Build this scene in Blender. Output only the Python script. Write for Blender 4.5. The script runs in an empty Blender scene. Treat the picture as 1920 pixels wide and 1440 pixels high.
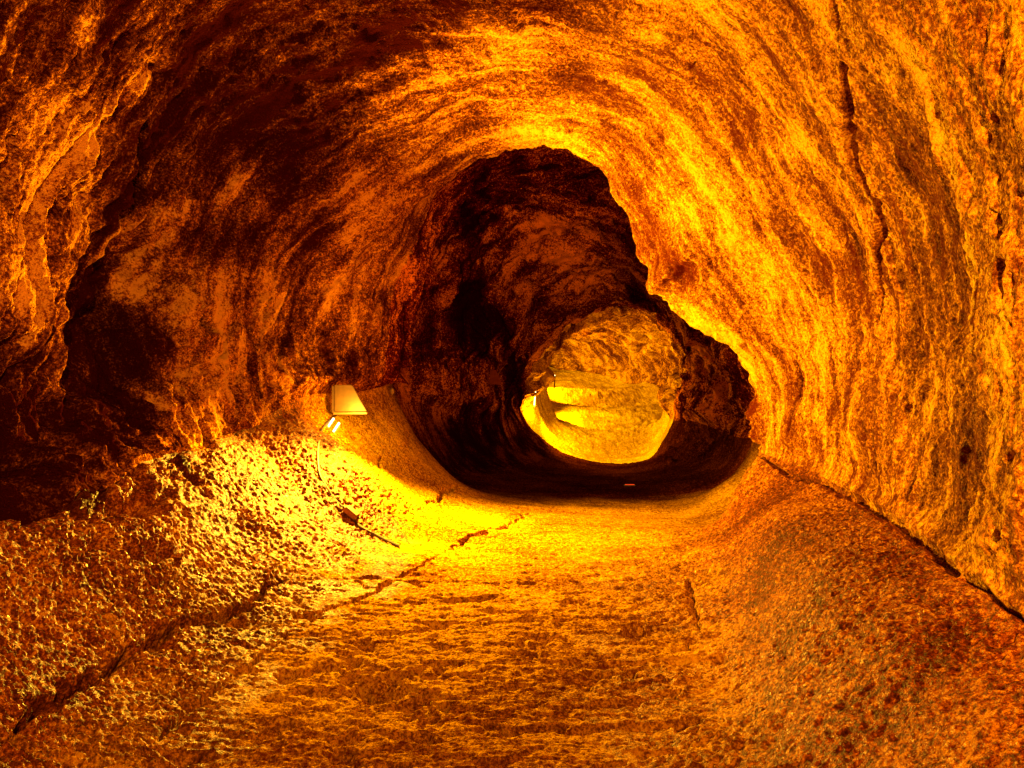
import bpy, bmesh, math, time
import numpy as np
from mathutils import Vector, Matrix
T0 = time.time()
EYE = 1.6                     # height of the camera above the cave floor
F = 1400.0                    # focal length in pixels of the 1920 px wide photograph
C = bpy.context.scene.collection
rng = np.random.default_rng(7)

# ------------------------------------------------------------------ noise
_perm = rng.permutation(256).astype(np.int32)
_perm = np.concatenate([_perm, _perm, _perm])
_g = rng.normal(size=(256, 3)).astype(np.float32)
_g /= np.linalg.norm(_g, axis=1, keepdims=True)

def perlin(x, y, z):
    x = np.asarray(x, np.float32).ravel(); y = np.asarray(y, np.float32).ravel(); z = np.asarray(z, np.float32).ravel()
    out = np.empty(x.size, np.float32)
    for a in range(0, x.size, 400000):
        X, Y, Z = x[a:a+400000], y[a:a+400000], z[a:a+400000]
        xi = np.floor(X).astype(np.int32); yi = np.floor(Y).astype(np.int32); zi = np.floor(Z).astype(np.int32)
        xf, yf, zf = X - xi, Y - yi, Z - zi
        xi &= 255; yi &= 255; zi &= 255
        u = xf*xf*xf*(xf*(xf*6-15)+10); v = yf*yf*yf*(yf*(yf*6-15)+10); w = zf*zf*zf*(zf*(zf*6-15)+10)
        def gr(i, j, k):
            h = _perm[_perm[_perm[xi+i]+yi+j]+zi+k]
            G = _g[h]
            return G[:, 0]*(xf-i) + G[:, 1]*(yf-j) + G[:, 2]*(zf-k)
        x00 = gr(0,0,0)*(1-u)+gr(1,0,0)*u; x10 = gr(0,1,0)*(1-u)+gr(1,1,0)*u
        x01 = gr(0,0,1)*(1-u)+gr(1,0,1)*u; x11 = gr(0,1,1)*(1-u)+gr(1,1,1)*u
        out[a:a+400000] = ((x00*(1-v)+x10*v)*(1-w) + (x01*(1-v)+x11*v)*w) * 1.6
    return out

def fbm(x, y, z, o=3, gain=.5):
    r = 0; a = 1
    for i in range(o):
        r = r + a*perlin(x*2**i+17.3*i, y*2**i+5.1*i, z*2**i+9.7*i); a *= gain
    return r

def sstep(a, b, x):
    t = np.clip((x-a)/(b-a), 0, 1); return t*t*(3-2*t)

# ------------------------------------------------------------------ cross sections of the lava tube
# every ring: nominal depth, then 16 (x, z) points relative to eye level, clockwise from the floor centre
def px(y, pts):               # a ring read off the photograph at its own depth
    return [((u-960)/F*y, (720-v)/F*y) for u, v in pts]
R = []
Q = .85                        # mesh density
def ring(y, pts, n): R.append((y, pts, max(3, int(n*Q))))    # n = rows up to the NEXT ring
base = [(0.1,-1.62),(-.9,-1.6),(-1.7,-1.46),(-2.6,-.78),(-2.75,-.62),(-3.0,.3),(-2.7,1.6),(-1.7,2.6),(-.2,2.95),(1.1,2.6),(1.75,1.7),(1.98,.5),(1.92,-.5),(1.8,-.83),(1.4,-1.04),(.85,-1.50)]
ring(-8.0, [(x*.03-.3, z*.03) for x, z in base], 4)
ring(-7.6, [(x*.7-.3, z*.8) for x, z in base], 14)
ring(-4.0, [(x*1.05-.2, z) for x, z in base], 40)
ring(0.0, [(x*1.02-.05, z) for x, z in base], 80)
ring(2.0, base, 70)
ring(2.6, [(.1,-1.62),(-.9,-1.6),(-1.75,-1.46),(-2.6,-.75),(-2.75,-.6),(-2.98,.3),(-2.7,1.6),(-1.7,2.6),(-.2,2.95),(1.1,2.6),(1.75,1.65),(1.97,.5),(1.92,-.5),(1.8,-.83),(1.4,-1.04),(.85,-1.50)], 250)
ring(4.0, [(0,-1.6),(-1.0,-1.6),(-1.9,-1.46),(-2.62,-.7),(-2.8,-.55),(-3.1,.3),(-2.9,1.5),(-1.8,2.65),(-.2,3.0),(1.1,2.7),(1.95,1.7),(2.35,.5),(2.28,-.5),(2.13,-.81),(1.7,-1.03),(1.1,-1.54)], 200)
ring(5.5, [(0,-1.6),(-.9,-1.58),(-1.8,-1.43),(-2.66,-.65),(-2.85,-.5),(-3.2,.3),(-3.0,1.5),(-1.9,2.65),(-.1,3.0),(1.2,2.7),(2.1,1.75),(2.65,.6),(2.6,-.4),(2.47,-.81),(2.0,-1.04),(1.35,-1.54)], 150)
ring(7.0, [(.1,-1.6),(-.7,-1.56),(-1.5,-1.35),(-2.5,-.53),(-2.65,-.4),(-2.85,.3),(-2.65,1.3),(-1.55,2.4),(-.05,2.85),(1.15,2.6),(2.05,1.5),(2.75,.45),(2.8,-.35),(2.7,-.8),(2.3,-1.12),(1.65,-1.53)], 120)
ring(8.2, px(8.2, [(1020,993),(900,984),(760,930),(612,775),(612,700),(592,600),(640,480),(790,375),(960,280),(1110,300),(1238,510),(1385,690),(1412,790),(1420,850),(1380,922),(1325,985)]), 30)
ring(8.5, [(.4,-1.6),(-.4,-1.55),(-1.1,-1.25),(-1.95,-.35),(-1.85,.1),(-1.9,.7),(-1.72,1.4),(-1.0,2.35),(0,3.1),(1.2,3.1),(2.3,1.8),(3.1,.4),(3.3,-.4),(3.3,-.8),(3.0,-1.25),(2.5,-1.58)], 110)
ring(10.0, px(10, [(1016,946),(885,915),(790,835),(738,735),(748,690),(780,600),(800,500),(835,395)]) + [(.2,3.0),(1.6,2.9),(2.9,1.8),(3.4,.5),(3.5,-.3),(3.4,-.8),(3.0,-1.3),(2.2,-1.62)], 40)
ring(10.6, [(.5,-1.62),(-.6,-1.5),(-1.5,-1.05),(-1.95,-.1),(-2.0,.2),(-1.9,1.0),(-1.7,1.9),(-1.0,2.7),(.3,3.0),(1.7,2.9),(3.0,1.8),(3.5,.5),(3.6,-.3),(3.5,-.8),(3.1,-1.35),(2.3,-1.62)], 110)
ring(12.5, [(.9,-1.64),(.0,-1.58),(-.7,-1.35),(-1.2,-.6),(-1.15,0),(-1.1,.7),(-.85,1.6),(-.2,2.3),(.7,2.6),(1.8,2.4),(2.9,1.6),(3.6,.5),(3.8,-.3),(3.7,-.9),(3.3,-1.4),(2.4,-1.62)], 100)
ring(14.5, [(1.7,-1.67),(1.0,-1.58),(.35,-1.35),(.0,-.9),(-.12,-.2),(0,.5),(.3,1.15),(.8,1.6),(1.6,1.8),(2.4,1.7),(3.1,1.25),(3.55,.5),(3.7,-.2),(3.65,-.8),(3.3,-1.3),(2.7,-1.62)], 90)
ring(16.0, px(16, [(1130,868),(1060,850),(1015,820),(985,790),(976,740),(998,670),(1045,612),(1120,580),(1190,578),(1262,600),(1302,650),(1290,700),(1265,750),(1262,790),(1242,830),(1210,862)]), 60)
ring(17.6, px(17.6, [(1130,833),(1080,818),(1045,790),(1026,740),(1028,700),(1040,655),(1065,618),(1115,588),(1190,590),(1252,618),(1287,660),(1287,705),(1263,740),(1255,770),(1240,800),(1200,826)]), 30)
ring(18.4, [(2.2,-1.3),(1.4,-1.15),(.7,-.8),(.3,-.3),(.3,.3),(.5,.95),(1.0,1.5),(1.9,1.85),(3.1,1.85),(4.1,1.6),(4.8,.9),(4.9,.1),(4.8,-.3),(4.5,-.7),(4.1,-1.0),(3.2,-1.2)], 70)
ring(21.0, [(2.5,-.88),(1.6,-.8),(.7,-.6),(.2,-.3),(.1,.2),(.3,.9),(1.0,1.5),(2.0,1.75),(3.2,1.75),(4.3,1.5),(5.1,.8),(5.3,.1),(5.2,-.2),(4.9,-.45),(4.4,-.7),(3.6,-.84)], 70)
ring(24.0, [(2.5,-.38),(1.7,-.36),(.9,-.3),(.2,-.1),(.0,.3),(.2,.8),(.9,1.35),(1.9,1.7),(2.9,1.7),(3.8,1.45),(4.5,1.0),(4.75,.4),(4.7,.1),(4.5,-.1),(4.1,-.28),(3.4,-.35)], 50)
ring(26.2, [(1.7,.12),(1.2,.12),(.7,.15),(.2,.2),(.1,.5),(.2,.9),(.7,1.4),(1.3,1.7),(2.0,1.75),(2.7,1.6),(3.3,1.2),(3.65,.7),(3.7,.4),(3.55,.22),(3.1,.14),(2.4,.12)], 40)
ring(27.4, [(1.3,.38),(1.1,.38),(.9,.4),(.7,.42),(.65,.55),(.7,.8),(.9,1.05),(1.15,1.2),(1.4,1.25),(1.65,1.2),(1.85,1.05),(1.95,.8),(1.95,.6),(1.9,.45),(1.75,.4),(1.5,.38)], 14)
ring(27.8, [(1.3+x*.1, .7+z*.1) for x, z in [(0,-1),(-.4,-1),(-.8,-.8),(-1,-.5),(-1,-.1),(-.9,.3),(-.7,.7),(-.3,1),(.1,1),(.5,.9),(.8,.6),(1,.2),(1,-.2),(.9,-.6),(.6,-.9),(.3,-1)]], 0)
K = 16
knots = np.array([r[0] for r in R])
ctl = np.array([[(x, r[0], z) for x, z in r[1]] for r in R], float)      # J,K,3
# cap rings keep their depth

def pchip_tangents(x, y):
    h = np.diff(x)[:, None, None]; d = np.diff(y, axis=0)/h
    m = np.zeros_like(y)
    w1 = 2*h[1:]+h[:-1]; w2 = h[1:]+2*h[:-1]
    same = d[:-1]*d[1:] > 0
    with np.errstate(divide='ignore', invalid='ignore'):
        hm = (w1+w2)/(w1/d[:-1]+w2/d[1:])
    m[1:-1] = np.where(same, hm, 0)
    m[0] = d[0]; m[-1] = d[-1]
    return m
mt = pchip_tangents(knots, ctl)
rows = []; row_y = []
for j in range(len(R)-1):
    n = R[j][2]; h = knots[j+1]-knots[j]
    last = j == len(R)-2
    for i in range(n + (1 if last else 0)):
        t = i/n
        h00 = 2*t**3-3*t*t+1; h10 = t**3-2*t*t+t; h01 = -2*t**3+3*t*t; h11 = t**3-t*t
        rows.append(h00*ctl[j]+h10*h*mt[j]+h01*ctl[j+1]+h11*h*mt[j+1]); row_y.append(knots[j]+t*h)
rows = np.array(rows); row_y = np.array(row_y)                            # S,K,3
seg_n = [125, 140, 170, 45, 75, 75, 75, 80, 85, 90, 85, 75, 50, 120, 115, 125]; seg_n = [int(n*Q) for n in seg_n]   # columns per control interval
cols = []; col_k = []
for k in range(K):
    p0, p1, p2, p3 = rows[:, (k-1) % K], rows[:, k], rows[:, (k+1) % K], rows[:, (k+2) % K]
    for i in range(seg_n[k]):
        t = i/seg_n[k]
        cols.append(.5*((2*p1)+(-p0+p2)*t+(2*p0-5*p1+4*p2-p3)*t*t+(-p0+3*p1-3*p2+p3)*t**3)); col_k.append(k+t)
G = np.stack(cols, 1).astype(np.float32)                                   # S,Tn,3
S, Tn = G.shape[:2]
col_k = np.array(col_k)
Sy = np.repeat(row_y[:, None], Tn, 1).astype(np.float32)
Kt = np.repeat(col_k[None], S, 0).astype(np.float32)
print('grid', S, Tn, S*Tn, 'ctl done', time.time()-T0)

def normals(G):
    ds = np.gradient(G, axis=0); dt = (np.roll(G, -1, 1)-np.roll(G, 1, 1))
    n = np.cross(ds, dt); n /= (np.linalg.norm(n, axis=2, keepdims=True)+1e-9)
    return n
N = normals(G)
cen = G.mean(1, keepdims=True)
if ((cen-G)*N).sum(2)[:S//2].mean() < 0: N = -N

X, Y, Z = (G[..., i].ravel() for i in range(3))
sy, kt = Sy.ravel(), Kt.ravel()
# periodic coordinate around the tube, in metres
ang = kt/K*2*math.pi
cx, cz = np.cos(ang)*2.6, np.sin(ang)*2.6

def surf(u, v, ylo=0, yhi=99):
    """3D point of the undisplaced surface seen at photograph pixel u, v"""
    M = (Sy > max(ylo, 1)) & (Sy < yhi)
    U = 960+F*G[..., 0]/np.maximum(G[..., 1], .1); V = 720-F*G[..., 2]/np.maximum(G[..., 1], .1)
    d = np.where(M, (U-u)**2+(V-v)**2 + G[..., 1]*3, 1e9)
    i = np.unravel_index(np.argmin(d), d.shape)
    return G[i], N[i], i

# ---- masks
flr = sstep(12.9+1.6, 15.2, kt) + (1-sstep(1.1, 2.2, kt))                 # floor
flr = np.clip(flr, 0, 1)
bankL = sstep(1.2, 1.9, kt)*(1-sstep(3.0, 3.4, kt))
bankR = sstep(12.9, 13.3, kt)*(1-sstep(15.0, 15.8, kt))
wall = sstep(3.2, 3.8, kt)*(1-sstep(12.3, 12.9, kt))
near = 1-sstep(7.8, 8.8, sy)
smoothB = sstep(7.6, 8.4, sy)*(1-sstep(10.2, 11, sy))*(1-wall)             # water-smooth bank behind the lamp
far = sstep(15, 17, sy)

D = np.zeros_like(X)
# broad lumps
D += .10*fbm(X*.8, Y*.8, Z*.8, 3)*(.35+.65*wall)*(1-.6*flr)
# ribs and drips running round the tube
wob = .35*fbm(X*1.1, Y*1.1+40, Z*1.1, 2)
rib = perlin((Y+wob)*3.2, cx*.55, cz*.55)
rib2 = perlin((Y+wob)*8.5, cx*1.1, cz*1.1+9)
rib3 = perlin((Y+wob*.6)*19, cx*2.4, cz*2.4+3)
amp = wall*(.75+.5*perlin(X*.5, Y*.5, Z*.5+30))
leftw = wall*(1-sstep(6.2, 7.4, kt)); ceilw = sstep(6.4, 7.4, kt)*(1-sstep(9.0, 10.0, kt))
D += amp*(.05*(1-2*np.abs(rib)) + .030*(1-2*np.abs(rib2))+.012*rib3)*(.6+.6*leftw-.35*ceilw)
# flakes / ledges torn off the lining
fine0 = fbm(X*7, Y*9, Z*5, 3, .65)
fl = fbm(X*1.7+3, Y*1.7, Z*1.0, 3)
D += wall*.04*sstep(.05, .30, fl+.12*fine0)*(.6+.4*leftw)
fl2 = fbm(X*4+31, Y*4, Z*2.2, 3)
D += wall*.014*sstep(.05, .18, fl2+.2*fine0)
print('walls', time.time()-T0)
# grain
fine1 = fbm(X*13, Y*13, Z*13, 3, .6)
fine2 = perlin(X*55, Y*55, Z*55)
fine3 = perlin(X*28, Y*28, Z*28)
D += (.008+.005*wall)*fine1*(1-.75*smoothB) + (.0026*fine2+.005*wall*fine3)*(1-.6*smoothB)
# rough granular banks (glittering crust), lumps drawn out along the slope
rb = np.clip(bankL*near + bankR*near, 0, 1)
patch = .55+.45*sstep(-.25, .3, fbm(X*1.2, Y*1.2+9, Z*1.2, 2))
g1 = perlin(Y*26+2*wob, X*15, Z*15+2); g2 = perlin(Y*62, X*36, Z*36)
D += rb*patch*(.040*(.5-np.abs(g1))+.012*g2)*(1+.3*bankL-.35*bankR)
D += rb*.016*fbm(X*3, Y*3, Z*3, 2)
# floor: low pahoehoe wrinkles across the passage, steps and pits
fn = flr*near
wr = perlin(X*1.6+wob, Y*7.5+wob*3, Z*0+1); wr2 = perlin(X*5, Y*22+wob*4, Z*0+7)
fd = 1-sstep(5.0, 7.4, sy)
D += fn*(.010*wr*(.2+.5*fd)+.003*wr2*(.4+.6*fd)+.004*perlin(X*14, Y*46+wob*5, Z*4))
D += fn*.010*sstep(.05, .2, fbm(X*1.3+60, Y*3.2, Z*0, 4, .65))*fd
D += fn*.012*sstep(-.02, .03, fbm(X*.9+20, Y*1.5+wob, Z*0+5, 4, .6))*(.4+.6*fd)
D += fn*.006*np.maximum(0, perlin(X*8, Y*20+wob*3, Z*3+4))
D -= fn*fd*.05*sstep(.30, .5, fbm(X*3.2+8, Y*6.5, Z*0+3, 2))
# smooth bank: long faint grooves following the curve
D += smoothB*(.007*perlin((Y+.2*kt)*14, cx*1.1, cz*1.1)+.012*perlin((Y+.15*kt)*5, cx*.6, cz*.6))
mid = sstep(9.6, 11, sy)*(1-sstep(15, 16.2, sy))*wall
D += mid*(.22*fbm(X*.75+11, Y*.9, Z*.75, 3, .5)+.07*sstep(0, .12, fbm(X*1.6+8, Y*1.6, Z*1.2, 3, .6))+.05*fbm(X*4, Y*4, Z*2.5, 2))
# far floor: terraces of frozen flow
D += far*wall*.14*fbm(X*1.3, Y*1.3, Z*1.3, 3)
D += far*wall*(.13*(1-2*np.abs(perlin((Y-.5*X)*2.2, cx*.8, cz*.8+5)))+.03*perlin((Y-.5*X)*6, cx*1.2, cz*1.2))
ff = far*(1-wall)
D += ff*(.16*np.sin(2*math.pi*(Y+.10*X-17.7)/3.0)+.05*fbm(X*.8, Y*1.6, Z*0, 3))*sstep(16.2, 17.4, sy)
D += ff*(.016*perlin(X*1.5, Y*7, Z*0)+.02*fbm(X*5, Y*5, Z*0+2, 3))
print('floors', time.time()-T0)
# ragged torn edge of the rim
lip = np.exp(-((sy-8.25)/.16)**2)*sstep(6.8, 7.6, kt)*(1-sstep(13.2, 14, kt))
D += lip*(.11*fbm(kt*1.9, kt*0+2, kt*0, 4, .5))
lip2 = np.exp(-((sy-16.3)/.3)**2)+np.exp(-((sy-10.0)/.2)**2)
D += lip2*.24*fbm(kt*1.5, kt*0+8, sy*.5, 4, .6)*wall

# ---- cavities, pits, tooth
def blob(p, rad, depth, sharp=2.0, warp=.35):
    r = np.array(rad, np.float32)
    m = (np.abs(X-p[0]) < 2.6*r[0]) & (np.abs(Y-p[1]) < 2.6*r[1]) & (np.abs(Z-p[2]) < 2.6*r[2])
    if not m.any(): return
    x, y, z = X[m], Y[m], Z[m]; s = 1.6/float(r.mean())
    q = np.sqrt(((x-p[0])/r[0])**2+((y-p[1])/r[1])**2+((z-p[2])/r[2])**2)
    q = q*(1+warp*fbm(x*s, y*s, z*s, 3, .6))
    D[m] += depth*np.exp(-q**(2*sharp))
for u, v, rad, dep in [(215,640,(.9,.45,.60),-.42), (150,790,(.9,.30,.32),-.35), (40,770,(.9,.36,.42),-.45), (160,640,(.5,.10,.45),-.25), (265,640,(.5,.10,.40),-.25), (90,780,(.5,.07,.35),-.3), (270,560,(.5,.22,.22),-.3), (20,900,(.5,.3,.2),-.35),
                       (255,930,(.22,.35,.09),-.22), (330,580,(.3,.25,.3),.12), (845,640,(.8,.8,.7),-.15),
                       (320,100,(.9,.9,.5),-.12), (430,330,(.7,.7,.5),-.15), (560,50,(.8,.7,.4),-.15)]:
    blob(surf(u, v, 0, 8.3)[0], rad, dep, 1.1 if dep < -.5 else 1.0, .4)
for u, v, rx, ry, dep in [(700,1300,.16,.08,-.07), (745,1275,.05,.05,-.06),(690,1215,.05,.04,-.05), (620,1255,.10,.04,-.035), (665,1248,.07,.04,-.05), (540,1270,.05,.07,-.04), (575,1268,.04,.03,-.03),
                          (825,1265,.03,.03,-.05), (1095,1275,.11,.035,-.03), (1050,1272,.05,.03,-.02), (830,1222,.05,.02,-.03),(975,1212,.03,.02,-.03),(800,1360,.10,.04,-.03),(1000,1325,.03,.02,-.04),
                          (650,1395,.08,.03,-.03),(560,960,.05,.05,-.03),(260,1040,.05,.09,-.06),(300,1045,.03,.08,-.05),(300,1200,.05,.06,-.07), (440,1165,.08,.04,-.05), (350,1235,.03,.05,-.05)]:
    p = surf(u, v, 0, 8.3)[0]; blob(p, (rx, ry*1.6, .3), dep, 1.2, .6)
for u, v, rad, dep in [(1495,430,(.3,.10,.2),-.07), (1580,600,(.3,.16,.3),-.07), (1620,880,(.3,.14,.18),-.05), (1330,600,(.3,.1,.3),-.06)]:
    blob(surf(u, v, 0, 8.3)[0], rad, dep, 1.2, .5)
for u, v, rad, dep in [(1235,800,(.5,.6,.35),.18), (1250,650,(.12,.5,.2),-.15), (1110,850,(.6,.25,.2),-.03), (1200,660,(.1,1.2,.3),-.2), (1330,760,(.5,.9,.5),.35), (1310,660,(.4,.5,.3),.15), (1300,840,(.3,.4,.2),.12)]:
    blob(surf(u, v, 12, 24)[0], rad, dep, 1.0, .5)

def crack(pts, w, dep, ylo=0, yhi=8.3, jag=.03):
    P = [surf(u, v, ylo, yhi)[0].astype(float) for u, v in pts]
    lo = np.min(P, 0)-.3; hi = np.max(P, 0)+.3
    m = (X > lo[0]) & (X < hi[0]) & (Y > lo[1]) & (Y < hi[1]) & (Z > lo[2]) & (Z < hi[2])
    x, y, z = X[m], Y[m], Z[m]
    x = x+jag*fbm(x*6, y*6, z*6, 3, .65); y = y+1.6*jag*fbm(x*6+50, y*6, z*6, 3, .65); z = z+jag*fbm(x*6, y*6+50, z*6, 3, .65)
    best = np.full(x.size, 1e9)
    tot = sum(np.linalg.norm(P[i+1]-P[i]) for i in range(len(P)-1)); acc = 0
    wid = np.full(x.size, w, float)
    for a, b in zip(P[:-1], P[1:]):
        ab = b-a; L = np.linalg.norm(ab)+1e-6
        t = np.clip(((x-a[0])*ab[0]+(y-a[1])*ab[1]+(z-a[2])*ab[2])/L**2, 0, 1)
        d = np.sqrt((x-a[0]-t*ab[0])**2+(y-a[1]-t*ab[1])**2+(z-a[2]-t*ab[2])**2)
        f = (acc+t*L)/tot
        mm = d < best; best[mm] = d[mm]
        wid[mm] = (w*np.sqrt(np.clip(4*f*(1-f), .08, 1)))[mm]
        acc += L
    wid = 1.15*wid*(1+.45*perlin(x*9, y*9, z*9))
    D[m] -= dep*np.exp(-(best/np.maximum(wid, .002))**4)
# right wall joints
crack([(1240,20),(1265,60),(1290,20)], 0.013, 0.028)
crack([(1290,40),(1298,140),(1300,260)], 0.013, 0.042, jag=.01)
crack([(1605,665),(1612,720),(1605,770),(1575,840)], 0.021, 0.070, jag=.015)
crack([(1500,670),(1500,720),(1490,800),(1470,850)], 0.016, 0.056, jag=.015)
crack([(1390,590),(1405,650),(1420,690),(1425,730)], 0.019, 0.056)
crack([(1810,430),(1850,520),(1855,640),(1835,780)], 0.013, 0.042, jag=.015)
crack([(1880,380),(1905,460),(1930,560)], 0.019, 0.056)
# joint between right bank and wall
crack([(1415,850),(1470,885),(1540,905),(1600,930),(1680,980),(1760,1040),(1850,1110),(1925,1170)], 0.032, 0.084, jag=.02)
# left wall joints
crack([(268,225),(258,330),(242,430),(236,510)], 0.048, 0.196, jag=.015)
crack([(30,260),(15,340),(5,400)], 0.048, 0.140)
crack([(342,510),(345,560),(360,600),(400,630)], 0.026, 0.098)
crack([(215,905),(255,925),(290,960),(320,985)], 0.045, 0.168, jag=.02)
crack([(450,690),(520,800)], 0.019, 0.056)
for a in [(370,640),(430,600),(480,560),(520,540),(560,600)]:
    crack([a, (a[0]-25, a[1]+45), (a[0]-30, a[1]+90)], 0.022, 0.056)
crack([(1565,0),(1595,80),(1612,180),(1618,280),(1645,350),(1660,420),(1663,520),(1660,600)], .034, .35, jag=.010)
# floor joints
crack([(-40,1450),(0,1405),(60,1345),(120,1300),(180,1268),(240,1225),(300,1190),(360,1172),(430,1150),(480,1128),(505,1100),(530,1080)], .032, .17, jag=.045)
crack([(290,1400),(345,1340),(400,1300),(470,1250),(510,1215)], .016, .10, jag=.012)
crack([(510,1215),(560,1180),(620,1140),(690,1120),(730,1095),(775,1070),(830,1040)], .020, .10, jag=.03)
crack([(640,1080),(680,1100),(720,1105)], 0.013, 0.042)
crack([(830,1040),(890,1005),(930,992),(970,975),(1003,958)], 0.045, 0.084, 0, 10.3, jag=.06)
crack([(800,945),(830,930),(860,910)], 0.040, 0.070, 0, 10.3, jag=.05)
crack([(720,840),(715,880),(712,900)], 0.013, 0.042, 7, 10.3)
crack([(1290,1090),(1300,1140),(1310,1180)], 0.029, 0.070, jag=.03)
crack([(1180,1190),(1250,1172),(1310,1160)], 0.013, 0.042); crack([(1080,1240),(1180,1225),(1260,1215),(1330,1190)], 0.016, 0.049)
crack([(1060,1300),(1160,1265),(1220,1250)], 0.019, 0.049); crack([(830,1250),(930,1247),(1000,1240)], 0.016, 0.042)
crack([(600,1300),(700,1320),(830,1335),(920,1320)], 0.019, 0.042)
print('details', time.time()-T0)
# hanging tooth on the right of the rim
tp = surf(1252, 505, 7.6, 8.4)[0]
blob(surf(1300, 500, 7.6, 8.4)[0], (.13,.25,.10), -.14, 1.0, .3)
blob(surf(1250, 525, 7.6, 8.4)[0], (.10,.25,.09), .16, 1.0, .3)
m = (np.abs(Y-tp[1]) < .5) & (np.abs(X-tp[0]) < .4) & (np.abs(Z-tp[2]) < .5)
D[m] += .13*np.exp(-((X[m]-tp[0])/.14)**2-((Z[m]-tp[2])/.09)**2-((Y[m]-tp[1])/.25)**2)

TONE = np.zeros_like(X)  # rock stains, plus shade painted into the hollows and the middle passage
def add_shade_stain(u, v, rad, a, ylo=0, yhi=8.3):
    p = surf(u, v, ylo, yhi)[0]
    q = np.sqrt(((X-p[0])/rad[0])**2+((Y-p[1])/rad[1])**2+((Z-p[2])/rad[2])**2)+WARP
    TONE[:] = TONE+a*(1-sstep(.55, 1.15, q))
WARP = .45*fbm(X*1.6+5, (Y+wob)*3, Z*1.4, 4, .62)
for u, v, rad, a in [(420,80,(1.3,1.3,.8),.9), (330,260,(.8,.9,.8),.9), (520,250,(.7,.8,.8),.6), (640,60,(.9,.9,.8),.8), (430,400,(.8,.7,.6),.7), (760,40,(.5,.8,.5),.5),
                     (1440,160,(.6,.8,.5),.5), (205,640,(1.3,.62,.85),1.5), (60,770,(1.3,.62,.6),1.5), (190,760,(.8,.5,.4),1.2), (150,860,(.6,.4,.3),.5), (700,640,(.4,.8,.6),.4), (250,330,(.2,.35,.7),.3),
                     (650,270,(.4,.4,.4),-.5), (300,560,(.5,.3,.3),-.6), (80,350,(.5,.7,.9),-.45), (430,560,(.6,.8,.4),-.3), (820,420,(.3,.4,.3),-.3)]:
    add_shade_stain(u, v, rad, a)
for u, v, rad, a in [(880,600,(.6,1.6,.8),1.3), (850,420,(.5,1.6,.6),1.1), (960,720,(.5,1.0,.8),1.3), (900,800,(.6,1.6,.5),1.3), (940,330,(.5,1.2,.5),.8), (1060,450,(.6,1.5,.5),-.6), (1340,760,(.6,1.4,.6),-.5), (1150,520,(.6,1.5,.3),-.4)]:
    add_shade_stain(u, v, rad, a, 10.2, 15.6)  # middle passage: shade on its left and a brighter roof painted as tone
TONE = np.clip(TONE, -.9, 1.15)
P = G + (D.reshape(S, Tn, 1)*N).astype(np.float32)
DISP = D.reshape(S, Tn)
P[..., 2] += EYE

# ------------------------------------------------------------------ materials
def nodes(name):
    m = bpy.data.materials.new(name); m.use_nodes = True
    nt = m.node_tree; b = nt.nodes['Principled BSDF']
    return m, nt, b
def N_(nt, typ, **kw):
    n = nt.nodes.new(typ)
    for k, v in kw.items():
        if k in n.inputs.keys() if hasattr(n.inputs, 'keys') else False: n.inputs[k].default_value = v
        else: setattr(n, k, v)
    return n
def ramp(nt, fac, stops):
    r = nt.nodes.new('ShaderNodeValToRGB'); e = r.color_ramp.elements
    e[0].position, e[0].color = stops[0][0], (*stops[0][1], 1)
    e[1].position, e[1].color = stops[-1][0], (*stops[-1][1], 1)
    for p, c in stops[1:-1]:
        x = e.new(p); x.color = (*c, 1)
    nt.links.new(fac, r.inputs[0]); return r.outputs[0]
def noise(nt, vec, scale, detail=3, rough=.55, dist=0):
    n = nt.nodes.new('ShaderNodeTexNoise'); n.inputs['Scale'].default_value = scale
    n.inputs['Detail'].default_value = detail; n.inputs['Roughness'].default_value = rough; n.inputs['Distortion'].default_value = dist
    nt.links.new(vec, n.inputs['Vector']); return n.outputs['Fac']
def mapping(nt, vec, sc, loc=(0,0,0)):
    n = nt.nodes.new('ShaderNodeMapping'); n.inputs['Scale'].default_value = sc; n.inputs['Location'].default_value = loc
    nt.links.new(vec, n.inputs['Vector']); return n.outputs[0]
def mix(nt, fac, a, b, typ='MIX'):
    n = nt.nodes.new('ShaderNodeMix'); n.data_type = 'RGBA'; n.blend_type = typ
    for s, v in ((0, fac), (6, a), (7, b)):
        if hasattr(v, 'node'): nt.links.new(v, n.inputs[s])
        else: n.inputs[s].default_value = v if s == 0 else (*v, 1)
    return n.outputs[2]
def math_(nt, op, a, b=0.0):
    n = nt.nodes.new('ShaderNodeMath'); n.operation = op
    for i, v in enumerate((a, b)):
        if hasattr(v, 'node'): nt.links.new(v, n.inputs[i])
        else: n.inputs[i].default_value = v
    return n.outputs[0]

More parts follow.
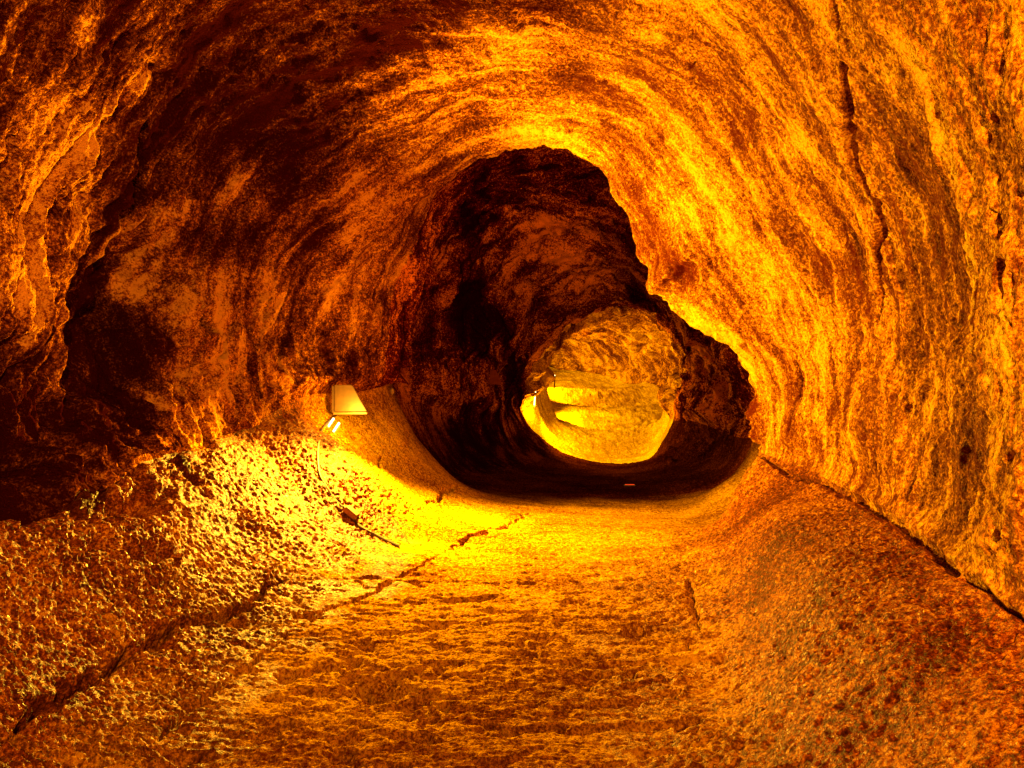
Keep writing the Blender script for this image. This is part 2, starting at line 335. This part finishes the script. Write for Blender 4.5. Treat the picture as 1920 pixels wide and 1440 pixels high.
SPK = .7
def rock(name, setA, setB=None, attr=None, setC=None, attrC=None, streak=1.0, bump=.5, grain=70, rough=(.28, .6), spec=.6, patch=.55, shade_stain=(.02,.0015,.0003)):
    m, nt, b = nodes(name)
    geo = nt.nodes.new('ShaderNodeNewGeometry').outputs['Position']
    uv = nt.nodes.new('ShaderNodeUVMap'); uv.uv_map = 'flow'; uv = uv.outputs[0]
    st = noise(nt, mapping(nt, uv, (6, .9, 1)), 1.0, 5, .65, .6)             # mineral streaks round the tube
    bl = noise(nt, mapping(nt, geo, (1, 1, 1), (4, 9, 2)), 1.1, 5, .62, .4)   # broad patches
    fi = noise(nt, geo, 26, 4, .7)                                           # speckle
    sp = noise(nt, geo, 62, 4, .7)
    v = math_(nt, 'ADD', math_(nt, 'MULTIPLY', st, .45*streak), math_(nt, 'MULTIPLY', bl, patch))
    v = math_(nt, 'ADD', v, math_(nt, 'MULTIPLY', fi, .55))
    v = math_(nt, 'ADD', v, math_(nt, 'MULTIPLY', math_(nt, 'SUBTRACT', sp, .5), SPK))
    v = math_(nt, 'SUBTRACT', v, (.45*streak+patch+.55)/2-.5)
    ga = nt.nodes.new('ShaderNodeAttribute'); ga.attribute_name = 'shade_stain'; ga = ga.outputs['Fac']
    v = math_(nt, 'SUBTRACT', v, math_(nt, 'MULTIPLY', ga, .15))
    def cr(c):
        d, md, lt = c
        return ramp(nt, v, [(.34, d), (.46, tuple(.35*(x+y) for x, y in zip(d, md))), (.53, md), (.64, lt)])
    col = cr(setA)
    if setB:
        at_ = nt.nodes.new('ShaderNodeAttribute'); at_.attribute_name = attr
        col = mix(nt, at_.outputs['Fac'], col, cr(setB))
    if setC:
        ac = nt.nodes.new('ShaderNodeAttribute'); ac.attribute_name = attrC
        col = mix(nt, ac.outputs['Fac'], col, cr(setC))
    nt.links.new(col, b.inputs['Base Color'])
    rr = nt.nodes.new('ShaderNodeMapRange'); nt.links.new(fi, rr.inputs[0])
    rr.inputs[1].default_value = .35; rr.inputs[2].default_value = .65; rr.inputs[3].default_value = rough[1]; rr.inputs[4].default_value = rough[0]
    nt.links.new(rr.outputs[0], b.inputs['Roughness'])
    if isinstance(spec, tuple):
        mr = nt.nodes.new('ShaderNodeMapRange'); nt.links.new(at_.outputs['Fac'], mr.inputs[0])
        mr.inputs[3].default_value = spec[0]; mr.inputs[4].default_value = spec[1]
        nt.links.new(mr.outputs[0], b.inputs['Specular IOR Level'])
    else: b.inputs['Specular IOR Level'].default_value = spec
    b.inputs['Specular Tint'].default_value = (1, .62, .22, 1)
    g1 = noise(nt, geo, grain, 3, .6); g2 = noise(nt, geo, grain*2.7, 2, .6)
    h = math_(nt, 'ADD', g1, math_(nt, 'MULTIPLY', g2, .4))
    bp = nt.nodes.new('ShaderNodeBump'); bp.inputs['Strength'].default_value = bump; bp.inputs['Distance'].default_value = .022
    nt.links.new(h, bp.inputs['Height']); nt.links.new(bp.outputs[0], b.inputs['Normal'])
    return m
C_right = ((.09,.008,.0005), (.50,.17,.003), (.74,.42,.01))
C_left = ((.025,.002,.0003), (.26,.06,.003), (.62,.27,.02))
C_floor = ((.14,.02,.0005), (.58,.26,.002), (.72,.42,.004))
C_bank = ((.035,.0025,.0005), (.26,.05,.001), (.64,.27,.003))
C_mid = ((.010,.0004,.0001), (.13,.010,.0006), (.62,.17,.008))  # low tones: the gloom of the middle passage is put into the colour
C_midfloor_shade = ((.012,.0006,.0002), (.05,.006,.0005), (.16,.03,.002))  # near-black floor, its shade put into the colour
M_wall = rock('wall_rock', C_left, C_right, 'side', C_mid, 'deep_shade', 1.6, 1.0, 50, (.4,.65), (.0,.06), .7)
M_ground = rock('ground_rock', C_floor, C_bank, 'bank', C_midfloor_shade, 'deep_shade', .45, 1.0, 55, (.24,.6), (.0,.16), .35)
M_mid = rock('middle_rock', C_mid, None, None, C_midfloor_shade, 'low', 1.3, 1.0, 30, (.5,.75), .0, .8)
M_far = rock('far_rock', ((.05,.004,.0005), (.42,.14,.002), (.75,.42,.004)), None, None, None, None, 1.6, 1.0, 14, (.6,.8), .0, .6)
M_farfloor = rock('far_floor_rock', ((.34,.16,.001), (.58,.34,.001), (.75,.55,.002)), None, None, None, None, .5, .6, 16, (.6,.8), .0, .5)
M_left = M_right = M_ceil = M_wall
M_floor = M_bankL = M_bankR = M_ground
DN = .5*fbm(X*1.5, Y*1.5, Z*1.5+70, 3)
ATTR = {'shade_stain': TONE, 'deep_shade': np.where(wall > .5, sstep(8.9, 10.2, sy+DN*.6), sstep(9.2, 11.0, sy+DN)), 'low': 1-sstep(2.4, 3.6, kt+DN)+sstep(12.6, 13.6, kt+DN), 'side': sstep(7.6, 9.4, kt+.5*perlin(X*1.5, Y*1.5, Z*1.5)*2), 'bank': np.clip(near*(sstep(1.2,2.3,kt+WARP)*(1-sstep(4,5,kt))+sstep(12,13,kt)*(1-sstep(14.5,15.7,kt+WARP))), 0, 1)}
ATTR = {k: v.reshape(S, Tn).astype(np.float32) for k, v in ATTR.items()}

# ------------------------------------------------------------------ meshes from the grid
def grid_mesh(name, s0, s1, k0, k1, mat):
    """rows s0..s1 inclusive (by depth), columns k0..k1 (control coordinate, may wrap)"""
    r0 = int(np.searchsorted(row_y, s0-1e-6)); r1 = min(S-1, int(np.searchsorted(row_y, s1-1e-6)))
    c0 = int(np.searchsorted(col_k, k0-1e-6)); c1 = int(np.searchsorted(col_k, (k1 % K)-1e-6)) + (Tn if k1 >= K or k1 <= k0 else 0)
    ci = np.arange(c0, c1+1) % Tn
    V = P[r0:r1+1][:, ci]; a, b = V.shape[:2]
    idx = np.arange(a*b).reshape(a, b)
    q = np.stack([idx[:-1, :-1], idx[:-1, 1:], idx[1:, 1:], idx[1:, :-1]], -1).reshape(-1, 4)
    me = bpy.data.meshes.new(name); me.vertices.add(a*b); me.vertices.foreach_set('co', V.reshape(-1).astype(np.float32))
    me.loops.add(q.size); me.loops.foreach_set('vertex_index', q.ravel().astype(np.int32))
    me.polygons.add(len(q)); me.polygons.foreach_set('loop_start', np.arange(0, q.size, 4, dtype=np.int32))
    uvl = me.uv_layers.new(name='flow')
    UV = np.stack([np.repeat(row_y[r0:r1+1, None], b, 1), np.repeat(np.arange(c0, c1+1)[None]/Tn*K, a, 0)], -1).reshape(-1, 2)
    # column number -> metres round the tube
    uvl.data.foreach_set('uv', UV[q.ravel()].astype(np.float32).ravel())
    me.polygons.foreach_set('use_smooth', np.ones(len(q), bool))
    for an, av in ATTR.items():
        me.attributes.new(an, 'FLOAT', 'POINT').data.foreach_set('value', np.ascontiguousarray(av[r0:r1+1][:, ci]).ravel())
    me.update(); me.validate()
    me.materials.append(mat)
    o = bpy.data.objects.new(name, me); C.objects.link(o)
    return o
def structure(o, label, cat='cave rock'):
    o['kind'] = 'structure'; o['label'] = label; o['category'] = cat; return o
Y1 = 9.2; Y2 = 16.0
YB = 8.5
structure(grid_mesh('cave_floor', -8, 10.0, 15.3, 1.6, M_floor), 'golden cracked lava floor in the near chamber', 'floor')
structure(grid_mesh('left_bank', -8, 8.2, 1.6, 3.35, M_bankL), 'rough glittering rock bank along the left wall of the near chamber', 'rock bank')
structure(grid_mesh('smooth_bank', 8.2, 10.6, 1.6, 3.35, M_floor), 'smooth curved rock bank rising behind the hooded lamp', 'rock bank')
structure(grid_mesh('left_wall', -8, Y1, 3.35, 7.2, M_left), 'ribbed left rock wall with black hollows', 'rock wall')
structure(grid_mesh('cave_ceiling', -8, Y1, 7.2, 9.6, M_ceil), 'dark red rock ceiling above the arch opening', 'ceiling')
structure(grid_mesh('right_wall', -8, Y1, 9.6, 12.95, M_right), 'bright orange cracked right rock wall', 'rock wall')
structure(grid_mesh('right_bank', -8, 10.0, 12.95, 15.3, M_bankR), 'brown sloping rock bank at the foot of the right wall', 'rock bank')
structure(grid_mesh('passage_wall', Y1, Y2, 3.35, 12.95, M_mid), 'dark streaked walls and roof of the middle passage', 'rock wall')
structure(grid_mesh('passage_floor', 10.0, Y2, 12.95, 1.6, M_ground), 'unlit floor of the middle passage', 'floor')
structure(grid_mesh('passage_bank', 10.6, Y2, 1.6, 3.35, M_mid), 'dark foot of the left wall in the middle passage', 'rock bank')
structure(grid_mesh('far_passage_wall', Y2, 27.8, 3.35, 12.95, M_far), 'brightly lit walls and roof of the far passage', 'rock wall')
structure(grid_mesh('far_passage_floor', Y2, 27.8, 12.95, 3.35, M_farfloor), 'yellow terraced floor of the far passage', 'floor')
print('meshes', time.time()-T0)

def on_surface(u, v, off=0., ylo=0, yhi=99):
    """displaced surface point (world) seen at photograph pixel u, v, lifted off the rock by off"""
    M = (Sy > max(ylo, 1)) & (Sy < yhi)
    U = 960+F*P[..., 0]/np.maximum(P[..., 1], .1); V = 720-F*(P[..., 2]-EYE)/np.maximum(P[..., 1], .1)
    d = np.where(M, (U-u)**2+(V-v)**2+P[..., 1]*3, 1e9)
    i = np.unravel_index(np.argmin(d), d.shape)
    return Vector(P[i].tolist())+Vector(N[i].tolist())*off, Vector(N[i].tolist())
def at(u, v, y): return Vector(((u-960)/F*y, y, EYE+(720-v)/F*y))

# ------------------------------------------------------------------ fittings
def simple(name, col, rough=.5, metal=0, bump=.0, var=.25):
    m, nt, b = nodes(name)
    geo = nt.nodes.new('ShaderNodeTexCoord').outputs['Object']
    f = noise(nt, geo, 18, 4, .6)
    c = ramp(nt, f, [(.3, tuple(x*(1-var) for x in col)), (.7, tuple(min(1, x*(1+var)) for x in col))])
    nt.links.new(c, b.inputs['Base Color']); b.inputs['Roughness'].default_value = rough; b.inputs['Metallic'].default_value = metal
    if bump:
        bp = nt.nodes.new('ShaderNodeBump'); bp.inputs['Strength'].default_value = bump; bp.inputs['Distance'].default_value = .003
        nt.links.new(noise(nt, geo, 120, 3), bp.inputs['Height']); nt.links.new(bp.outputs[0], b.inputs['Normal'])
    return m
M_hood = simple('painted_hood_metal', (.075,.03,.002), .5, 0, .3)
M_hood_dim = simple('dim_hood_metal', (.10,.016,.0015), .8, 0, .3)  # redder hood metal, the dim light of the passage put into its colour
M_hood_dim.node_tree.nodes['Principled BSDF'].inputs['Specular IOR Level'].default_value = 0
M_box = simple('brown_box_plastic', (.22,.08,.02), .45, 0, .2)
M_cable = simple('dark_cable_rubber', (.05,.02,.008), .5)
M_stone = simple('pale_stone', (.3,.17,.04), .7, 0, .8)
def emit(name, col, s):
    m, nt, b = nodes(name)
    b.inputs['Base Color'].default_value = (*col, 1)
    b.inputs['Emission Color'].default_value = (*col, 1); b.inputs['Emission Strength'].default_value = s
    return m
M_glow = emit('lamp_glow', (1, .66, .24), 8)
M_red = emit('red_marker_glow', (.9, .06, .01), .55)

def mesh_obj(name, bm, mat, parent=None, loc=None, rot=None):
    me = bpy.data.meshes.new(name); bm.to_mesh(me); bm.free(); me.materials.append(mat)
    for p in me.polygons: p.use_smooth = False
    o = bpy.data.objects.new(name, me); C.objects.link(o)
    if parent: o.parent = parent
    if loc is not None: o.location = loc
    if rot is not None: o.rotation_euler = rot
    return o
def empty(name, loc, label, cat, rot=(0,0,0), group=None):
    o = bpy.data.objects.new(name, None); C.objects.link(o); o.location = loc; o.rotation_euler = rot
    o.empty_display_size = .1
    o['label'] = label; o['category'] = cat
    if group: o['group'] = group
    return o
def prism(pts, d, bev=.006):
    """outline in x,z extruded from y=0 to y=d"""
    bm = bmesh.new()
    a = [bm.verts.new((x, 0, z)) for x, z in pts]; b = [bm.verts.new((x, d, z)) for x, z in pts]
    bm.faces.new(a); bm.faces.new(b[::-1]); n = len(pts)
    for i in range(n): bm.faces.new((a[i], b[i], b[(i+1) % n], a[(i+1) % n]))
    bmesh.ops.recalc_face_normals(bm, faces=bm.faces)
    if bev: bmesh.ops.bevel(bm, geom=bm.edges[:], offset=bev, segments=2, affect='EDGES', profile=.7)
    return bm
def hood_bm(w, h, top, d, t=.012):
    """sheet-metal shield: slanted front plate with folded side flange and top lip"""
    bm = prism([(0,0),(w,0),(w*.62,h*.45),(top,h),(0.0,h)], t, .003)
    def add(b2):
        me = bpy.data.meshes.new('tmp'); b2.to_mesh(me); b2.free(); bm.from_mesh(me); bpy.data.meshes.remove(me)
    b2 = prism([(-.014,0),(-.001,0),(-.001,h),(-.014,h)], d, .003); add(b2)
    b3 = prism([(0,h+.001),(top,h+.001),(top,h+.012),(0,h+.012)], d, .003); add(b3)
    return bm
def tube(pts, r, sides=8):
    bm = bmesh.new(); rings = []
    for i, p in enumerate(pts):
        t = (pts[min(i+1, len(pts)-1)]-pts[max(i-1, 0)]).normalized()
        a = t.orthogonal().normalized() if i == 0 else (a - t*a.dot(t)).normalized()
        b = t.cross(a)
        rings.append([bm.verts.new(p+a*r*math.cos(2*math.pi*k/sides)+b*r*math.sin(2*math.pi*k/sides)) for k in range(sides)])
    for A, B in zip(rings[:-1], rings[1:]):
        for k in range(sides): bm.faces.new((A[k], A[(k+1) % sides], B[(k+1) % sides], B[k]))
    bm.faces.new(rings[0]); bm.faces.new(rings[-1][::-1])
    bmesh.ops.recalc_face_normals(bm, faces=bm.faces)
    return bm
def spline(pts, n=8):
    out = []
    for i in range(len(pts)-1):
        p0, p1, p2, p3 = pts[max(i-1, 0)], pts[i], pts[i+1], pts[min(i+2, len(pts)-1)]
        for k in range(n):
            t = k/n; out.append(.5*((2*p1)+(p2-p0)*t+(2*p0-5*p1+4*p2-p3)*t*t+(-p0+3*p1-3*p2+p3)*t**3))
    out.append(pts[-1]); return out

LAMPCOL = (1.0, .56, .03)
def light(name, loc, power, radius, parent=None, spot=None, target=None, blend=.6, col=LAMPCOL):
    ld = bpy.data.lights.new(name, 'SPOT' if spot else 'POINT'); ld.energy = power; ld.color = col; ld.shadow_soft_size = radius
    if spot: ld.spot_size = math.radians(spot); ld.spot_blend = blend
    o = bpy.data.objects.new(name, ld); C.objects.link(o); o.location = loc
    if target is not None: o.rotation_euler = (Vector(target)-Vector(loc)).to_track_quat('-Z', 'Y').to_euler()
    if parent:
        o.parent = parent; o.location = Vector(loc)-parent.location
    return o

def lamp(base, direction, n_tubes, label, length=.26, group='hooded lamps along the left side of the cave'):
    t = empty('cave_lamp', base, label, 'lamp', group=group)
    d = Vector(direction).normalized(); side = d.cross(Vector((0,0,1))).normalized()
    for i in range(n_tubes):
        off = side*(.10*i)+Vector((0, -.05*i, -.045*i))
        a = off-d*length/2; b = off+d*length/2
        mesh_obj('lamp_housing', tube([a-Vector((0,0,.028)), b-Vector((0,0,.028))], .017, 10), M_box, t)
        mesh_obj('lamp_tube', tube([a, a*.5+b*.5, b], .012, 10), M_glow, t)
    return t

# lamp 1 below the hood on the left bank
p1, n1 = on_surface(616, 796, .035, 6.5, 8.6)
L1 = lamp(p1, Vector((.10, .16, .20)), 2, 'bright strip lamp glowing at the foot of the large hood on the left bank', .13)
q1 = p1+n1*.42+Vector((.10, -.20, .10))
light('lamp_light', q1, 2900, .04, L1, spot=179, target=q1+Vector((.68, -.70, -.22)), blend=.35)
light('lamp_glow_light', p1+n1*.26+Vector((.06, -.22, -.04)), 60, .08, L1)
print('P1', p1[:], n1[:], q1[:])
h1, _ = on_surface(640, 772, 0.0, 7.4, 8.9)
H1 = empty('lamp_hood', at(627, 772, 8.36), 'large tan metal hood plate standing on the left bank above the glowing lamp', 'lamp hood', group='hood plates shielding the cave lamps')
mesh_obj('front_plate', prism([(0,0),(.365,.004),(.29,.13),(.205,.29),(.18,.302),(.0,.302)], .03, .008), M_hood, H1)
mesh_obj('side_flange', prism([(-.035,-.01),(-.002,-.012),(-.002,.295),(-.035,.285)], .07, .006), M_hood, H1).location = (0, .015, 0)
mesh_obj('base_strip', prism([(-.02,-.035),(.36,-.03),(.36,-.006),(-.02,-.008)], .06, .006), M_box, H1).location = (0, .03, 0)

# lamp 2, 3 in the far passage
p2 = at(1003, 745, 16.35)
L2 = lamp(p2, Vector((.03, .1, .3)), 1, 'small lamp glowing on the near left edge of the far passage', .36)
q2 = Vector((.62, 16.55, EYE-.38))
light('lamp_glow_light', Vector((.50, 16.25, EYE-.5)), 40, .04, L2)
light('lamp_light', q2, 520, .05, L2, spot=150, target=q2+Vector((.9, -.12, -.30)), blend=.5)
p3 = at(1040, 714, 18.9)
L3 = lamp(p3, Vector((.0, .05, .3)), 1, 'white glowing lamp farthest away in the far passage', .3)
q3 = Vector((.9, 19.9, EYE-.35))
light('lamp_light', q3, 650, .05, L3, spot=150, target=q3+Vector((1, -.15, -.12)), blend=.5)
p4 = Vector((.45, 23.6, EYE+.5))
L4 = lamp(p4, Vector((.0, .3, .1)), 1, 'lamp hidden round the bend of the far passage', .42)
light('lamp_light', p4+Vector((.25, .0, -.35)), 1000, .08, L4, spot=160, target=p4+Vector((1, .15, -.05)), blend=.4)
# dim hood further down the middle passage
H2 = empty('lamp_hood', at(917, 721, 12.6), 'small dim red hood plate in the black middle passage', 'lamp hood', group='hood plates shielding the cave lamps')
mesh_obj('front_plate', prism([(0,0),(.22,.0),(.185,.12),(.12,.235),(.02,.25)], .012, .003), M_hood_dim, H2)
mesh_obj('side_flange', prism([(-.03,0),(-.002,0),(-.002,.23),(-.03,.22)], .05, .003), M_hood_dim, H2)
# lamp behind the viewer
p0 = Vector((.5, -1.3, EYE+1.5))
L0 = lamp(p0, Vector((0, 1, .05)), 1, 'strip lamp on a short pole behind the viewer', .4)
light('lamp_light', p0+Vector((0, .06, .08)), 1500, .06, L0, spot=80, blend=1, target=Vector((-3.1, 4.2, EYE+.7)), col=(1.0, .44, .10))
light('lamp_glow_light', p0+Vector((0, .06, .08)), 230, .08, L0, col=(1.0, .42, .05))
p5 = Vector((.35, -2.0, EYE+.9))
L5 = lamp(p5, Vector((1, 0, .05)), 1, 'strip lamp on a tall pole farther behind the viewer', .4)
light('lamp_light', p5+Vector((0, .06, .08)), 4300, .05, L5, spot=72, blend=1, target=Vector((2.7, 3.6, EYE+.8)), col=(1.0, .41, .04))

for L_, p_ in ((L0, p0), (L5, p5)):
    mesh_obj('pole', tube([Vector((0, 0, .0-p_.z+.01)), Vector((0, 0, -.05))], .02, 10), M_box, L_)
# cable running down the bank to its connector box
cp = [(640,772),(606,800),(597,830),(594,860),(598,890),(612,915),(628,940),(647,956)]
pts = [on_surface(u, v, .012, 6.5, 10)[0] for u, v in cp]
o = mesh_obj('power_cable', tube(spline(pts), .011), M_cable); o['label'] = 'thin dark cable curving down the bright bank from lamp to connector box'; o['category'] = 'cable'
pb, nb = on_surface(655, 966, .03, 6.5, 10)
q = nb.to_track_quat('Z', 'Y')
ax = (pts[-1]-pts[-2]).normalized(); zx = nb; yx = zx.cross(ax).normalized(); ax = yx.cross(zx).normalized()
B = empty('connector_box', pb, 'small brown connector box on the rock below the lamp, joining two cables', 'connector box')
B.rotation_euler = Matrix((ax, yx, zx)).transposed().to_euler()
bm = bmesh.new(); bmesh.ops.create_cube(bm, size=1, matrix=Matrix.Diagonal((.15, .085, .05, 1))); bmesh.ops.bevel(bm, geom=bm.edges[:], offset=.006, segments=2, affect='EDGES')
mesh_obj('box_body', bm, M_box, B)
bm = bmesh.new(); bmesh.ops.create_cube(bm, size=1, matrix=Matrix.Translation((0,0,.028))@Matrix.Diagonal((.135, .07, .01, 1))); bmesh.ops.bevel(bm, geom=bm.edges[:], offset=.003, segments=1, affect='EDGES')
mesh_obj('lid', bm, M_box, B)
for s in (-1, 1):
    mesh_obj('cable_gland', tube([Vector((s*.07, .012*s, 0)), Vector((s*.10, .012*s, 0))], .014, 10), M_cable, B)
cp = [(664,975),(676,990),(700,1003),(722,1014),(748,1026)]
pts = [on_surface(u, v, .010, 6.0, 10)[0] for u, v in cp]
o = mesh_obj('power_cable', tube(spline(pts), .013), M_cable); o['label'] = 'short dark cable leaving the connector box towards the cave floor'; o['category'] = 'cable'

# small bits
def stone(name, p, r, seed, mat, label):
    bm = bmesh.new(); bmesh.ops.create_icosphere(bm, subdivisions=3, radius=1)
    from mathutils import noise as mn
    for v in bm.verts:
        k = 1+.35*mn.noise(v.co*1.3+Vector((seed, 0, 0)))+.12*mn.noise(v.co*4+Vector((0, seed, 0)))
        v.co = Vector((v.co.x*r[0], v.co.y*r[1], v.co.z*r[2]))*k
    o = mesh_obj(name, bm, mat, None, p); o['label'] = label; o['category'] = 'stone'
    return o
pk, _ = on_surface(735, 738, .0, 8.6, 10.3)
stone('pale_stone', pk+Vector((0,-.02,.03)), (.03,.03,.05), 2.3, M_stone, 'pale knobbly stone standing on the tip of the smooth bank')
pr = at(1181, 911, 11.6)
pr, _ = on_surface(1181, 911, .012, 10.6, 16)
E = empty('floor_marker', pr, 'tiny red glowing strip lying on the black floor of the middle passage', 'floor marker')
mesh_obj('marker_base', prism([(-.09,-.012),(.09,-.012),(.09,.006),(-.09,.006)], .04, .002), M_cable, E)
mesh_obj('marker_strip', prism([(-.075,.007),(.075,.007),(.075,.017),(-.075,.017)], .02, .002), M_red, E)

# ------------------------------------------------------------------ world, camera, output
w = bpy.data.worlds.new('World'); bpy.context.scene.world = w; w.use_nodes = True
w.node_tree.nodes['Background'].inputs[0].default_value = (0, 0, 0, 1); w.node_tree.nodes['Background'].inputs[1].default_value = 0
cd = bpy.data.cameras.new('camera'); cam = bpy.data.objects.new('camera', cd); C.objects.link(cam)
cam.location = (0, 0, EYE); cam.rotation_euler = (math.pi/2, 0, 0)
cd.sensor_width = 36; cd.lens = 36*F/1920; cd.clip_start = .05; cd.clip_end = 200
sc = bpy.context.scene; sc.camera = cam
sc.view_settings.view_transform = 'Standard'; sc.view_settings.look = 'None'; sc.view_settings.exposure = 0.15; sc.view_settings.gamma = 1
sc.cycles.max_bounces = 5; sc.cycles.diffuse_bounces = 1; sc.cycles.glossy_bounces = 1
sc.cycles.caustics_reflective = False; sc.cycles.caustics_refractive = False
sc.cycles.sample_clamp_indirect = 4.0
sc.cycles.use_denoising = True
print('done', time.time()-T0)
